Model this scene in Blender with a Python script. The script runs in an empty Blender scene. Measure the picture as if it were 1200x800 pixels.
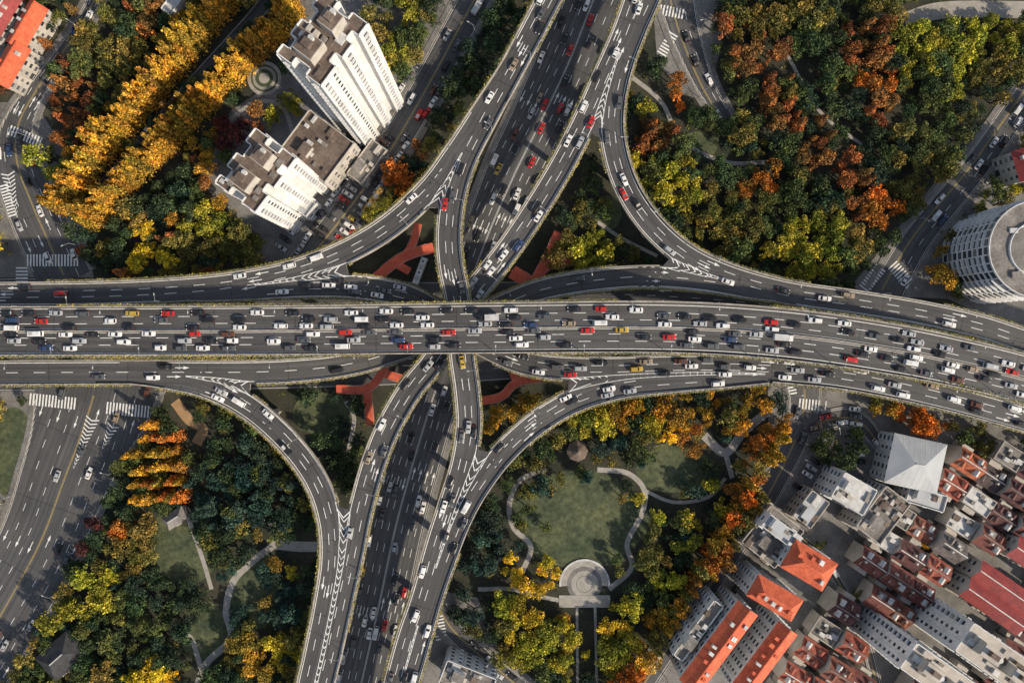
import bpy, math, random
import numpy as np
from mathutils import Vector, Matrix
random.seed(7); rng=np.random.default_rng(7)
H=284.0; S=0.35
def kz(z): return S*(H-z)/H
def P(u,v,z=0.0): return ((u-600)*kz(z), -(v-400)*kz(z), z)
scene=bpy.context.scene
COL=scene.collection
# ------------------------------------------------------------ materials
def nt(name):
    m=bpy.data.materials.new(name); m.use_nodes=True
    t=m.node_tree; t.nodes.clear()
    o=t.nodes.new('ShaderNodeOutputMaterial'); b=t.nodes.new('ShaderNodeBsdfPrincipled')
    t.links.new(b.outputs[0],o.inputs[0]); return m,t,b,o
def rgba(c): return (c[0],c[1],c[2],1)
def ramp(t,fac,stops):
    r=t.nodes.new('ShaderNodeValToRGB'); e=r.color_ramp.elements
    while len(e)<len(stops): e.new(0.5)
    for i,(p,c) in enumerate(stops):
        e[i].position=p; e[i].color=rgba(c) if not np.isscalar(c) else (c,c,c,1)
    t.links.new(fac,r.inputs[0]); return r.outputs[0]
def noise(t,vec,scale,detail=4,rough=.6):
    n=t.nodes.new('ShaderNodeTexNoise'); n.inputs['Scale'].default_value=scale
    n.inputs['Detail'].default_value=detail; n.inputs['Roughness'].default_value=rough
    if vec is not None: t.links.new(vec,n.inputs['Vector'])
    return n.outputs[0]
def mul(t,a,b,mode='MULTIPLY',fac=1.0):
    m=t.nodes.new('ShaderNodeMix'); m.data_type='RGBA'; m.blend_type=mode
    m.inputs[0].default_value=fac
    for i,x in ((6,a),(7,b)):
        if hasattr(x,'links'): t.links.new(x,m.inputs[i])
        else: m.inputs[i].default_value=rgba(x)
    return m.outputs[2]
def geo(t): return t.nodes.new('ShaderNodeNewGeometry')
def mapping(t,vec,scale):
    m=t.nodes.new('ShaderNodeMapping'); m.inputs['Scale'].default_value=scale
    t.links.new(vec,m.inputs[0]); return m.outputs[0]
def simple(name,c1,c2,scale=.3,rough=.85,detail=6,objcol=False,scale2=None,amp=.25):
    m,t,b,o=nt(name); g=geo(t)
    f=noise(t,g.outputs['Position'],scale,detail)
    c=ramp(t,f,[(.32,c1),(.68,c2)])
    if scale2:
        f2=noise(t,g.outputs['Position'],scale2,3)
        c=mul(t,c,ramp(t,f2,[(.3,1-amp*1.2),(.7,1+amp)]))
    t.links.new(c,b.inputs['Base Color']); b.inputs['Roughness'].default_value=rough
    return m
def asphalt(name,lo,hi):
    m,t,b,o=nt(name); g=geo(t)
    uv=t.nodes.new('ShaderNodeUVMap'); uv.uv_map='UVMap'
    st=noise(t,mapping(t,uv.outputs[0],(.012,.9,1)),1.0,3)
    pa=noise(t,g.outputs['Position'],.035,5,.65)
    fi=noise(t,g.outputs['Position'],2.2,3)
    c=ramp(t,pa,[(.3,lo),(.7,hi)])
    c=mul(t,c,ramp(t,st,[(.32,.66),(.68,1.34)]))
    c=mul(t,c,ramp(t,fi,[(.3,.82),(.7,1.18)]))
    vo=t.nodes.new('ShaderNodeTexVoronoi'); vo.distance='CHEBYCHEV'; vo.inputs['Scale'].default_value=1.0
    t.links.new(mapping(t,uv.outputs[0],(.035,.28,1)),vo.inputs['Vector'])
    c=mul(t,c,ramp(t,vo.outputs['Color'],[(0,.80),(.25,1.0),(.8,1.0),(1,1.18)]))
    sx=t.nodes.new('ShaderNodeSeparateXYZ'); t.links.new(uv.outputs[0],sx.inputs[0])
    mo=t.nodes.new('ShaderNodeMath'); mo.operation='MODULO'; mo.inputs[1].default_value=30
    t.links.new(sx.outputs[0],mo.inputs[0])
    lt=t.nodes.new('ShaderNodeMath'); lt.operation='LESS_THAN'; lt.inputs[1].default_value=.45
    t.links.new(mo.outputs[0],lt.inputs[0])
    c=mul(t,c,ramp(t,lt.outputs[0],[(0,1.0),(1,.6)]))
    t.links.new(c,b.inputs['Base Color']); b.inputs['Roughness'].default_value=.68
    return m
M={}
M['deck']=asphalt('deck_asphalt',(.052,.051,.051),(.084,.082,.080))
M['asph']=asphalt('street_asphalt',(.056,.056,.057),(.098,.096,.095))
M['conc']=simple('concrete',(.26,.235,.195),(.45,.41,.355),.25,.9,scale2=2.)
M['paint']=simple('road_paint',(.62,.62,.60),(.88,.88,.85),.8,.7)
M['ypaint']=simple('yellow_paint',(.45,.33,.1),(.6,.46,.14),.8,.7)
M['pave']=simple('pavement',(.12,.115,.11),(.24,.23,.215),.12,.9,scale2=1.5)
M['path']=simple('path_stone',(.27,.255,.225),(.40,.38,.345),.4,.9)
M['sand']=simple('sandy_path',(.32,.19,.09),(.40,.26,.14),.3,.9)
M['red']=simple('red_deck',(.50,.085,.045),(.66,.14,.075),.3,.8)
M['lawn']=simple('lawn',(.036,.056,.030),(.112,.122,.058),.09,.95,10,scale2=.5,amp=.4)
M['ground']=simple('ground_cover',(.014,.020,.012),(.060,.056,.036),.07,.95,8,scale2=.9)
M['white']=simple('white_wall',(.54,.54,.53),(.74,.74,.73),.12,.8,scale2=.8,amp=.12)
M['cream']=simple('cream_wall',(.36,.33,.29),(.53,.49,.44),.2,.85)
M['flat']=simple('roof_felt',(.12,.11,.10),(.27,.25,.23),.15,.9,scale2=1.1)
M['brownroof']=simple('brown_roof',(.09,.065,.052),(.20,.155,.125),.12,.9,scale2=.9)
M['metalroof']=simple('metal_roof',(.30,.32,.34),(.42,.44,.46),.1,.5)
M['unit']=simple('roof_plant',(.35,.35,.34),(.6,.6,.58),.5,.6)
M['dark']=simple('dark_slate',(.02,.02,.022),(.05,.05,.052),.4,.7)
M['orange']=simple('orange_tile',(.46,.08,.035),(.66,.14,.055),.35,.8,scale2=1.8)
M['redroof']=simple('red_sheet',(.18,.022,.022),(.32,.04,.035),.25,.6,scale2=1.5)
M['tyre']=simple('tyre',(.012,.012,.012),(.02,.02,.02),3,.9)
M['lampw']=simple('lamp_lens',(.7,.7,.68),(.85,.85,.82),3,.2)
M['lampr']=simple('tail_lens',(.35,.01,.01),(.5,.02,.02),3,.3)
M['steel']=simple('steel',(.25,.26,.27),(.4,.41,.42),1,.45)
M['bark']=simple('bark',(.04,.03,.02),(.09,.065,.045),1.5,.95)
m,t,b,o=nt('window_glass'); g=geo(t)
t.links.new(ramp(t,g.outputs['Random Per Island'],[(0,(.03,.035,.045)),(.8,(.09,.10,.115)),(1,(.28,.26,.22))]),b.inputs['Base Color'])
b.inputs['Roughness'].default_value=.12; M['glass']=m
m,t,b,o=nt('car_glass'); g=geo(t)
t.links.new(ramp(t,noise(t,g.outputs['Position'],.5),[(0,(.008,.01,.012)),(1,(.03,.034,.04))]),b.inputs['Base Color']); b.inputs['Roughness'].default_value=.08; M['cglass']=m
m,t,b,o=nt('car_paint'); g=geo(t); oi=t.nodes.new('ShaderNodeObjectInfo')
t.links.new(mul(t,oi.outputs['Color'],ramp(t,noise(t,g.outputs['Position'],1.5),[(.3,.82),(.7,1.0)])),b.inputs['Base Color'])
b.inputs['Roughness'].default_value=.3; M['cpaint']=m
m,t,b,o=nt('house_tiles'); oi=t.nodes.new('ShaderNodeObjectInfo'); tc=t.nodes.new('ShaderNodeTexCoord'); g=geo(t)
w=t.nodes.new('ShaderNodeTexWave'); w.inputs['Scale'].default_value=.9; w.inputs['Distortion'].default_value=1.2
t.links.new(tc.outputs['Object'],w.inputs['Vector'])
c=mul(t,oi.outputs['Color'],ramp(t,w.outputs[1],[(0,.7),(1,1.2)]))
c=mul(t,c,ramp(t,noise(t,g.outputs['Position'],.5,6),[(.3,.45),(.7,1.6)]))
t.links.new(c,b.inputs['Base Color']); b.inputs['Roughness'].default_value=.85; M['tiles']=m
def foliage(name,usecol=True,base=(.07,.09,.02)):
    m,t,b,o=nt(name); g=geo(t)
    at=t.nodes.new('ShaderNodeAttribute'); at.attribute_name='tint'
    if usecol:
        oi=t.nodes.new('ShaderNodeObjectInfo'); src=oi.outputs['Color']
    else:
        src=ramp(t,noise(t,g.outputs['Position'],.05,4),[(.35,base),(.65,(.34,.28,.04))])
    c=mul(t,src,ramp(t,g.outputs['Random Per Island'],[(0,.5),(.7,1.1),(1,1.9)]))
    c=mul(t,c,ramp(t,at.outputs['Fac'],[(0,(.5,.6,.66)),(.5,(1,1,1)),(1,(1.7,1.5,1.2))]))
    t.links.new(c,b.inputs['Base Color']); b.inputs['Roughness'].default_value=.75
    b.inputs['Specular IOR Level'].default_value=.2
    return m
M['leaf']=foliage('foliage'); M['hedge']=foliage('hedge_leaf',False)
# ------------------------------------------------------------ mesh accumulator
class Acc:
    def __init__(s): s.v=[]; s.f=[]; s.m=[]; s.uv=[]; s.t=[]; s.mats=[]
    def mi(s,k):
        if k not in s.mats: s.mats.append(k)
        return s.mats.index(k)
    def face(s,pts,k,uv=None,tint=.5):
        i=len(s.v); s.v+= [tuple(p) for p in pts]; s.f.append(tuple(range(i,i+len(pts)))); s.m.append(s.mi(k))
        s.uv+= uv if uv else [(p[0],p[1]) for p in pts]; s.t+=[tint]*len(pts)
    def solid(s,verts,faces,k):
        i=len(s.v); s.v+=[tuple(p) for p in verts]; s.uv+=[(p[0],p[1]) for p in verts]; s.t+=[.5]*len(verts)
        for f in faces: s.f.append(tuple(i+j for j in f)); s.m.append(s.mi(k))
    def box(s,c,d,k,ang=0.0,taper=1.0):
        ca,sa=math.cos(ang),math.sin(ang); vs=[]
        for zz,tp in ((-1,1.0),(1,taper)):
            for xx,yy in ((-1,-1),(1,-1),(1,1),(-1,1)):
                x=xx*d[0]/2*tp; y=yy*d[1]/2*tp
                vs.append((c[0]+x*ca-y*sa,c[1]+x*sa+y*ca,c[2]+zz*d[2]/2))
        s.solid(vs,[(3,2,1,0),(4,5,6,7),(0,1,5,4),(1,2,6,5),(2,3,7,6),(3,0,4,7)],k)
    def cyl(s,a,b,r0,r1,k,n=8):
        a=Vector(a);b=Vector(b);d=(b-a).normalized(); x=d.orthogonal().normalized(); y=d.cross(x)
        vs=[]
        for p,r in ((a,r0),(b,r1)):
            for i in range(n):
                an=2*math.pi*i/n; vs.append(p+x*math.cos(an)*r+y*math.sin(an)*r)
        fs=[(i,(i+1)%n,n+(i+1)%n,n+i) for i in range(n)]+[tuple(range(n-1,-1,-1)),tuple(range(n,2*n))]
        s.solid(vs,fs,k)
    def mesh(s,name):
        me=bpy.data.meshes.new(name); me.from_pydata(s.v,[],s.f)
        for k in s.mats: me.materials.append(M[k])
        me.polygons.foreach_set('material_index',s.m)
        uvl=me.uv_layers.new(name='UVMap')
        li=np.zeros(len(me.loops),dtype=np.int32); me.loops.foreach_get('vertex_index',li)
        uvl.data.foreach_set('uv',np.array(s.uv,dtype=np.float32)[li].ravel())
        at=me.attributes.new('tint','FLOAT','POINT'); at.data.foreach_set('value',np.array(s.t,dtype=np.float32))
        me.update(); return me
    def obj(s,name,parent=None,loc=None):
        if not s.f: return None
        return put(s.mesh(name),name,parent,loc)
def put(me,name,parent=None,loc=None,rot=None,scale=None,color=None):
    ob=bpy.data.objects.new(name,me); COL.objects.link(ob)
    if parent: ob.parent=parent
    if loc is not None: ob.location=loc
    if rot is not None: ob.rotation_euler=rot
    if scale is not None: ob.scale=scale
    if color is not None: ob.color=rgba(color)
    return ob
def empty(name,loc=(0,0,0)):
    e=bpy.data.objects.new(name,None); e.empty_display_size=1; e.location=loc; COL.objects.link(e); return e
# ------------------------------------------------------------ splines / roads
def catmull(pts,step=4.0):
    p=np.array(pts,float); out=[]
    q=np.vstack([2*p[0]-p[1],p,2*p[-1]-p[-2]])
    for i in range(1,len(q)-2):
        n=max(2,int(np.linalg.norm(q[i+1][:2]-q[i][:2])/step))
        for j in range(n):
            t=j/n
            out.append(.5*((2*q[i])+(-q[i-1]+q[i+1])*t+(2*q[i-1]-5*q[i]+4*q[i+1]-q[i+2])*t*t+(-q[i-1]+3*q[i]-3*q[i+1]+q[i+2])*t**3))
    out.append(q[-2]); return np.array(out)
class Road:
    def __init__(s,name,pts,lanes,parents=(),off=0.0,step=4.0):
        a=catmull(pts,step); s.name=name; s.u=a[:,0];s.v=a[:,1];s.z=a[:,2].copy();s.w=a[:,3]; s.lanes=lanes; s.parents=parents; s.kids=[]
        s.c=a[:,:2]
        t=np.gradient(s.c,axis=0); t/=np.linalg.norm(t,axis=1)[:,None]; s.t=t
        for p in parents:
            p.kids.append(s)
            D=np.linalg.norm(s.c[:,None]-p.c[None],axis=2); j=D.argmin(1); d=D.min(1)
            for i in range(len(s.z)):
                pz=p.z[j[i]]
                if abs(pz-s.z[i])>5: continue
                w=p.w[j[i]]; f=1-np.clip((d[i]-w*1.25)/(w*1.3),0,1); f=f*f*(3-2*f)
                s.z[i]=pz*f+s.z[i]*(1-f)
        s.zs=s.z+off
        k=np.array([kz(z) for z in s.z]); s.k=k
        s.W=np.stack([(s.u-600)*k,-(s.v-400)*k,s.zs],1)
        tw=np.gradient(s.W[:,:2],axis=0); tw/=np.linalg.norm(tw,axis=1)[:,None]; s.tw=tw; s.nw=np.stack([-tw[:,1],tw[:,0]],1)
        s.hw=s.w/2*k
        s.L=np.concatenate([[0],np.cumsum(np.linalg.norm(np.diff(s.W[:,:2],axis=0),axis=1))])
    def pt(s,i,off,dz=0):
        return (s.W[i,0]+s.nw[i,0]*off,s.W[i,1]+s.nw[i,1]*off,s.zs[i]+dz)
    def at(s,l,off,dz=0):
        x=np.interp(l,s.L,s.W[:,0]+s.nw[:,0]*off); y=np.interp(l,s.L,s.W[:,1]+s.nw[:,1]*off); z=np.interp(l,s.L,s.zs)
        return (x,y,z+dz)
    def inside(s,xy,z,margin=0):
        d=np.hypot(s.W[:,0]-xy[0],s.W[:,1]-xy[1]); j=d.argmin(); return d[j]<s.hw[j]+margin and abs(s.z[j]-z)<1.6
    def info(s,xy):
        d=np.hypot(s.W[:,0]-xy[0],s.W[:,1]-xy[1]); j=d.argmin(); return d[j],j
A=[(675,-60),(648,-10),(622,40),(595,90),(568,140),(545,185),(532,225),(526,270),(528,310),(536,350),(540,385),(541,415),(547,460),(549,500),(542,545),(528,590),(512,640),(495,700),(478,750),(462,810),(445,880)]
Az=[14,14.5,15,16,17,18,19,20,21,21,21,21,20,19,18,17,16,15.5,15,14.5,14]
Bp=[(768,-60),(748,-10),(730,40),(708,90),(688,135),(660,190),(630,240),(600,285),(572,322),(548,352),(530,385),(508,422),(480,457),(455,500),(437,545),(422,600),(412,650),(401,700),(388,760),(376,810),(362,880)]
Bz=[14,14.5,15,16,16,16,16,16,16,16,16,16,16,16,16,16,15.5,15,15,14.5,14]
rA=Road('A',[(*a,z,27) for a,z in zip(A,Az)],3,(),0)
rB=Road('B',[(*a,z,26) for a,z in zip(Bp,Bz)],3,(),0)
rE=Road('EW',[(-220,389,26,55),(-50,388,26,55),(300,387,27,55),(600,384,27,57),(750,383,27,58),(850,386,26.5,58),(950,395,26,58),(1050,410,25.5,57),(1120,424,25,56),(1210,446,24.5,54),(1400,500,24,54)],6,(),0)
rAL=Road('AL',[(607,60,15.5,18),(590,92,16,22),(562,138,17,26),(533,182,18,27),(503,222,18.5,27),(460,262,19,27),(410,293,19.5,26),(350,317,20,26),(280,332,20,26),(200,340,20,26),(100,344,20,26),(-50,345,20,26),(-220,345,20,26)],3,(rA,),-.012)
rD=Road('D',[(190,342,20,16),(240,342,20,20),(300,338,20,24),(350,335,19.6,25),(400,335,18,25),(440,339,16,25),(480,348,13.5,24),(515,368,11.5,24),(540,388,11,24),(575,409,11,24),(615,425,12,25),(660,431,14,26),(720,432,16,26),(790,430,18,27),(860,430,19.5,28),(930,434,21,30),(1000,442,22.5,30),(1100,463,24,29),(1210,493,24.5,28),(1400,550,24,28)],3,(rAL,),-.024)
rC=Road('C',[(772,-60,14,22),(762,-10,14.5,26),(745,30,15,27),(728,75,16,27),(718,120,16,27),(718,165,16,27),(732,215,16.5,27),(760,260,17,27),(800,297,17.5,27),(850,322,18,27),(920,342,19,26),(1000,354,20,26),(1080,367,21,26),(1150,383,22,26),(1210,402,22,26),(1400,460,22,26)],3,(rB,),-.012)
rF=Road('GF',[(-220,438,20,26),(-50,437,20,26),(100,436,20,26),(200,436,19.5,26),(280,436,18,25),(340,434,16,25),(400,428,13,24),(450,416,9.5,24),(500,399,6,23),(550,375,5.2,23),(600,352,6,23),(640,338,8.5,23),(700,328,12,24),(760,324,15,24),(820,328,17,24),(880,338,18.5,22),(930,346,19.2,17)],2,(rC,),-.024)
rGL=Road('GL',[(120,438,20,16),(180,440,19.5,24),(240,451,19,26),(292,477,18.5,26),(338,518,18,26),(370,562,17,26),(386,608,16,26),(389,655,15.5,26),(382,705,15,26),(370,765,15,26),(360,810,14.5,26),(346,880,14,24)],3,(rF,rB),-.036)
rEL=Road('EL',[(460,880,14,24),(474,810,14.5,26),(488,760,15,26),(503,705,15.5,26),(522,650,16,26),(541,603,17,26),(563,565,17.5,26),(592,528,17.5,26),(630,494,17.5,26),(675,468,17.5,26),(730,452,18,26),(790,446,18.5,25),(850,442,19.5,22),(900,439,20.5,18)],3,(rA,rD),-.048)
ELEV=[rA,rB,rE,rAL,rD,rC,rF,rGL,rEL]
rel={r:set() for r in ELEV}
for r in ELEV:
    for p in r.parents: rel[r].add(p); rel[p].add(r)
GM=4.8
def classify(r):
    n=len(r.L); keep={}
    for side in (1,-1):
        k=np.ones(n,bool)
        for i in range(n):
            e=r.pt(i,side*r.hw[i])
            for q in rel[r]:
                d,j=q.info(e[:2])
                if abs(q.z[j]-r.z[i])>1.6 : continue
                dc,_=q.info(r.W[i,:2])
                if d<q.hw[j]-.15 or (d<dc and d<q.hw[j]+GM): k[i]=False;break
        keep[side]=k
    return keep
hedge=Acc()
def leafquad(acc,c,sz,k,tint,up=.5):
    n=Vector(rng.normal(size=3)); n.z=abs(n.z)+up; n.normalize()
    a=n.orthogonal().normalized(); b=n.cross(a); an=random.random()*6.28
    a,b=a*math.cos(an)+b*math.sin(an),b*math.cos(an)-a*math.sin(an)
    c=Vector(c); s1=sz*random.uniform(.7,1.3)/2; s2=sz*random.uniform(.5,1.0)/2
    acc.face([c-a*s1-b*s2*.4,c-b*s2,c+a*s1,c+b*s2],k,tint=tint)
def strip_line(acc,r,off,wid,l0,l1,k,dz,skip=None):
    n=max(1,int((l1-l0)/3)); ls=np.linspace(l0,l1,n+1)
    for a,b in zip(ls[:-1],ls[1:]):
        if skip is not None and skip((a+b)/2): continue
        acc.face([r.at(a,off-wid/2,dz),r.at(b,off-wid/2,dz),r.at(b,off+wid/2,dz),r.at(a,off+wid/2,dz)],k)
def arrow(acc,r,off,l,dr,dz):
    def q(a,b): return r.at(l+dr*a,off+b,dz)
    acc.face([q(0,-.15),q(3.2,-.15),q(3.2,.15),q(0,.15)],'paint'); acc.face([q(3.2,-.6),q(5.4,0),q(3.2,.6)],'paint')
for r in ELEV:
    par=empty('elevated_highway')
    dk=Acc(); pp=Acc(); mk=Acc(); n=len(r.L); keep=classify(r); r.keep=keep
    ph=sum(map(ord,r.name))%7
    for i in range(n-1):
        a,b=r.hw[i]+.4,r.hw[i+1]+.4
        dk.face([r.pt(i,-a),r.pt(i+1,-b),r.pt(i+1,b),r.pt(i,a)],'deck',uv=[(r.L[i],-a),(r.L[i+1],-b),(r.L[i+1],b),(r.L[i],a)])
        for s in (1,-1):
            dk.face([r.pt(i,s*a,-.002),r.pt(i+1,s*b,-.002),r.pt(i+1,s*b,-.5),r.pt(i,s*a,-.5)],'conc')
            dk.face([r.pt(i,s*a,-.5),r.pt(i+1,s*b,-.5),r.pt(i+1,s*b*.6,-1.6),r.pt(i,s*a*.6,-1.6)],'conc')
        dk.face([r.pt(i,-a*.6,-1.6),r.pt(i+1,-b*.6,-1.6),r.pt(i+1,b*.6,-1.6),r.pt(i,a*.6,-1.6)],'conc')
    for s in (1,-1):
        for i in range(n-1):
            if not(keep[s][i] and keep[s][i+1]): continue
            a,b=r.hw[i],r.hw[i+1]; t=.45
            A0,A1=r.pt(i,s*a,.001),r.pt(i+1,s*b,.001); B0,B1=r.pt(i,s*a,1.0),r.pt(i+1,s*b,1.0)
            C0,C1=r.pt(i,s*(a+t),1.0),r.pt(i+1,s*(b+t),1.0); D0,D1=r.pt(i,s*(a+t),-.6),r.pt(i+1,s*(b+t),-.6)
            for q in ((A0,A1,B1,B0),(B0,B1,C1,C0),(C0,C1,D1,D0)): pp.face(q,'conc')
            g=math.sin(r.L[i]*.021+s*2+ph)+math.sin(r.L[i]*.05+s)
            if g>-1.0:
                E0,E1=r.pt(i,s*(a+t+.6),.6),r.pt(i+1,s*(b+t+.6),.6); F0,F1=r.pt(i,s*(a+t+.6),.1),r.pt(i+1,s*(b+t+.6),.1)
                pp.face((r.pt(i,s*(a+t),.6),r.pt(i+1,s*(b+t),.6),E1,E0),'conc'); pp.face((E0,E1,F1,F0),'conc')
                for _ in range(11):
                    f=random.random(); o=s*(a+t+random.uniform(-.1,.9))
                    p0=Vector(r.pt(i,o,0)); p1=Vector(r.pt(i+1,o,0)); p=p0.lerp(p1,f); p.z+=random.uniform(.65,1.3)
                    leafquad(hedge,p,.5,'hedge',random.random())
    mzz=.03
    def skipf(off,marg=.3):
        def f(l):
            p=r.at(l,off)
            for q in rel[r]:
                d,j=q.info(p[:2])
                if abs(q.z[j]-p[2])<1.5 and d<q.hw[j]+marg and (q in r.parents or abs(abs(off)-np.interp(l,r.L,r.hw))<1.2): return True
            return False
        return f
    hwm=r.hw.min() if r.name in('A','B','EW') else np.median(r.hw)
    for s in (1,-1):
        strip_line(mk,r,s*(hwm-.45),.24,0,r.L[-1],'paint',mzz,skipf(s*(hwm-.45),1.4))
    lw=(2*hwm-1.4)/r.lanes
    offs=[-hwm+.7+lw*j for j in range(1,r.lanes)]
    for o in offs:
        if r.name=='EW' and abs(o)<.5: continue
        sk=skipf(o,0.5); l=random.uniform(0,4)
        while l<r.L[-1]-6:
            if not sk(l): strip_line(mk,r,o,.22,l,l+4.5,'paint',mzz)
            l+=10.5
    if r.name!='EW':
        for j in range(r.lanes):
            o=-hwm+.7+lw*(j+.5)
            for l in np.arange(40+3*j,r.L[-1]-30,95):
                if not any(q.inside(r.at(l,o)[:2],r.at(l,o)[2],1) for q in r.parents): arrow(mk,r,o,l,-1 if r.name=='B' else 1,mzz)
    if r.name=='EW':
        md=Acc()
        for i in range(n-1):
            for (o0,h0),(o1,h1) in (((-.3,.002),(-.15,.85)),((-.15,.85),(.15,.85)),((.15,.85),(.3,.002))):
                md.face([r.pt(i,o0,h0),r.pt(i+1,o0,h0),r.pt(i+1,o1,h1),r.pt(i,o1,h1)],'conc')
        md.obj('median_barrier',par)
        for s in (1,-1): strip_line(mk,r,s*.75,.15,0,r.L[-1],'paint',mzz)
    for p in r.parents:
        last=None; G=[]
        for i in range(n):
            dc,jc=p.info(r.W[i,:2])
            if abs(p.z[jc]-r.z[i])>1.6: last=None; continue
            vc=r.W[i,:2]-p.W[jc,:2]; ss=1 if vc@p.nw[jc]>0 else -1
            s=1 if (r.nw[i]@(p.nw[jc]*ss))<0 else -1
            e=r.pt(i,s*r.hw[i]); j=p.info(e[:2])[1]
            dd=(np.array(e[:2])-p.W[j,:2])@(p.nw[j]*ss)
            gap=dd-p.hw[j]
            if not(-6.0<gap<GM) or dc<1.2: last=None; continue
            q=p.pt(j,ss*p.hw[j]); nn=p.nw[j]*ss
            z=max(e[2],q[2]); w=max(0,(gap+5.8))*.52
            mid=(np.array(q[:2])+nn*gap/2)
            G.append((i,gap,mid-nn*w/2,mid+nn*w/2,z,w))
            if gap>-.3:
                if last is not None:
                    o=-.004
                    dk.face([(*last[0][:2],last[0][2]+o),(*e[:2],e[2]+o),(*q[:2],q[2]+o),(*last[1][:2],last[1][2]+o)],'deck',uv=[(last[2],0),(r.L[i],0),(r.L[i],4),(last[2],4)])
                    dk.face([(*last[0][:2],last[0][2]-.8),(*e[:2],e[2]-.8),(*q[:2],q[2]-.8),(*last[1][:2],last[1][2]-.8)],'conc')
                last=(e,q,r.L[i])
            else: last=None
        for a,b in zip(G[:-1],G[1:]):
            if b[0]!=a[0]+1 or b[1]==a[1] : continue
            if max(a[5],b[5])<.35: continue
            if abs(b[1]-a[1])/max(.1,r.L[b[0]]-r.L[a[0]])>.6: continue
            e0,q0,e1,q1=[Vector((*x,z+.05)) for x,z in ((a[3],a[4]),(a[2],a[4]),(b[3],b[4]),(b[2],b[4]))]
            nar=-1 if b[1]>a[1] else 1
            T=((e1+q1)/2-(e0+q0)/2); T.z=0
            if T.length<.1: continue
            sh=T.normalized()*nar*min(3.0,max(a[5],b[5])*.75); th=T.normalized()*.55
            if b[0]%2==0:
                E,Q=e0.lerp(e1,.2),q0.lerp(q1,.2); Mi=(E+Q)/2+sh
                mk.face([E,E+th,Mi+th,Mi],'paint'); mk.face([Q,Mi,Mi+th,Q+th],'paint')
            for x0,x1,y0 in ((e0,e1,q0),(q0,q1,e0)):
                dv=(y0-x0)
                if dv.length<.05: continue
                dv.normalize(); dv*=.22; up=Vector((0,0,.004))
                mk.face([x0-dv*.5+up,x1-dv*.5+up,x1+dv*.5+up,x0+dv*.5+up],'paint')
    pr=Acc(); l=12.0
    while l<r.L[-1]-5:
        x,y,z=r.at(l,0); i=int(np.searchsorted(r.L,l)); i=min(i,n-1)
        ok=True
        for q in ELEV:
            if q is r: continue
            d,j=q.info((x,y))
            if d<q.hw[j]+2.5 and q.z[j]<r.z[i]-1.0: ok=False
            if q in r.parents and d<q.hw[j] : ok=False
        if ok and z>3:
            an=math.atan2(r.tw[i,1],r.tw[i,0]); hw=r.hw[i]
            pr.box((x,y,(z-3.4)/2),(2.0,3.0,z-3.4),'conc',an)
            nx,ny=r.nw[i]; tx,ty=r.tw[i]
            vs=[]
            for tt in (-.9,.9):
                for o,zz in ((-1.5,z-4.2),(1.5,z-4.2),(hw*.62,z-1.63),(-hw*.62,z-1.63)):
                    vs.append((x+nx*o+tx*tt,y+ny*o+ty*tt,zz))
            pr.solid(vs,[(0,1,2,3),(7,6,5,4),(0,4,5,1),(1,5,6,2),(2,6,7,3),(3,7,4,0)],'conc')
        l+=26
    dk.obj('deck',par); pp.obj('parapet',par); mk.obj('lane_markings',par); pr.obj('piers',par)
hedge.obj('planter_hedge')
# ------------------------------------------------------------ ground + streets
g=Acc(); R=3000
g.face([(-R,-R,0),(R,-R,0),(R,R,0),(-R,R,0)],'ground'); g.obj('ground')
def polyobj(name,pts,k,z,off=0):
    a=Acc(); a.face([P(u,v,0)[:2]+(z,) for u,v in pts][::-1],k); return a.obj(name)
polyobj('pavement',[(900,450),(1000,440),(1420,560),(1420,1000),(700,1000),(735,815),(800,715),(900,560)],'pave',.02)
polyobj('pavement',[(360,-60),(600,-60),(545,20),(500,110),(450,190),(400,255),(360,310),(310,315),(270,250),(235,215),(270,130),(330,90)],'pave',.02)
polyobj('pavement',[(-200,120),(40,120),(80,180),(110,325),(-200,325)],'pave',.02)
polyobj('pavement',[(-200,450),(200,450),(160,520),(110,600),(20,720),(-60,800),(-200,800)],'pave',.02)
polyobj('pavement',[(760,-60),(870,-60),(850,30),(830,120),(800,110),(770,70)],'pave',.02)
polyobj('pavement',[(1300,0),(1180,110),(1050,270),(990,345),(1110,350),(1200,390),(1400,400)],'pave',.02)
polyobj('pavement',[(-200,-100),(60,-100),(40,30),(0,100),(-200,100)],'pave',.02)
polyobj('pavement',[(505,690),(560,700),(575,740),(600,790),(600,900),(450,900)],'pave',.02)
mask=np.zeros((460,640),bool)
YY,XX=np.mgrid[0:460,0:640]; XX=XX-320; YY=YY-230
def block_disc(x,y,r):
    i0=max(0,int(y+230-r-1));i1=min(460,int(y+230+r+2));j0=max(0,int(x+320-r-1));j1=min(640,int(x+320+r+2))
    if i0>=i1 or j0>=j1: return
    mask[i0:i1,j0:j1]|=((XX[i0:i1,j0:j1]-x)**2+(YY[i0:i1,j0:j1]-y)**2)<r*r
def inpoly(x,y,poly):
    c=False;n=len(poly);j=n-1
    for i in range(n):
        xi,yi=poly[i];xj,yj=poly[j]
        if (yi>y)!=(yj>y) and x<(xj-xi)*(y-yi)/(yj-yi)+xi: c=not c
        j=i
    return c
def block_poly(poly):
    xs=[p[0] for p in poly];ys=[p[1] for p in poly]
    for yy in range(int(min(ys))-1,int(max(ys))+2):
        for xx in range(int(min(xs))-1,int(max(xs))+2):
            if 0<=yy+230<460 and 0<=xx+320<640 and inpoly(xx,yy,poly): mask[yy+230,xx+320]=True
for r in ELEV:
    for i in range(len(r.L)): block_disc(r.W[i,0],r.W[i,1],r.hw[i]+2.0)
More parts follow.
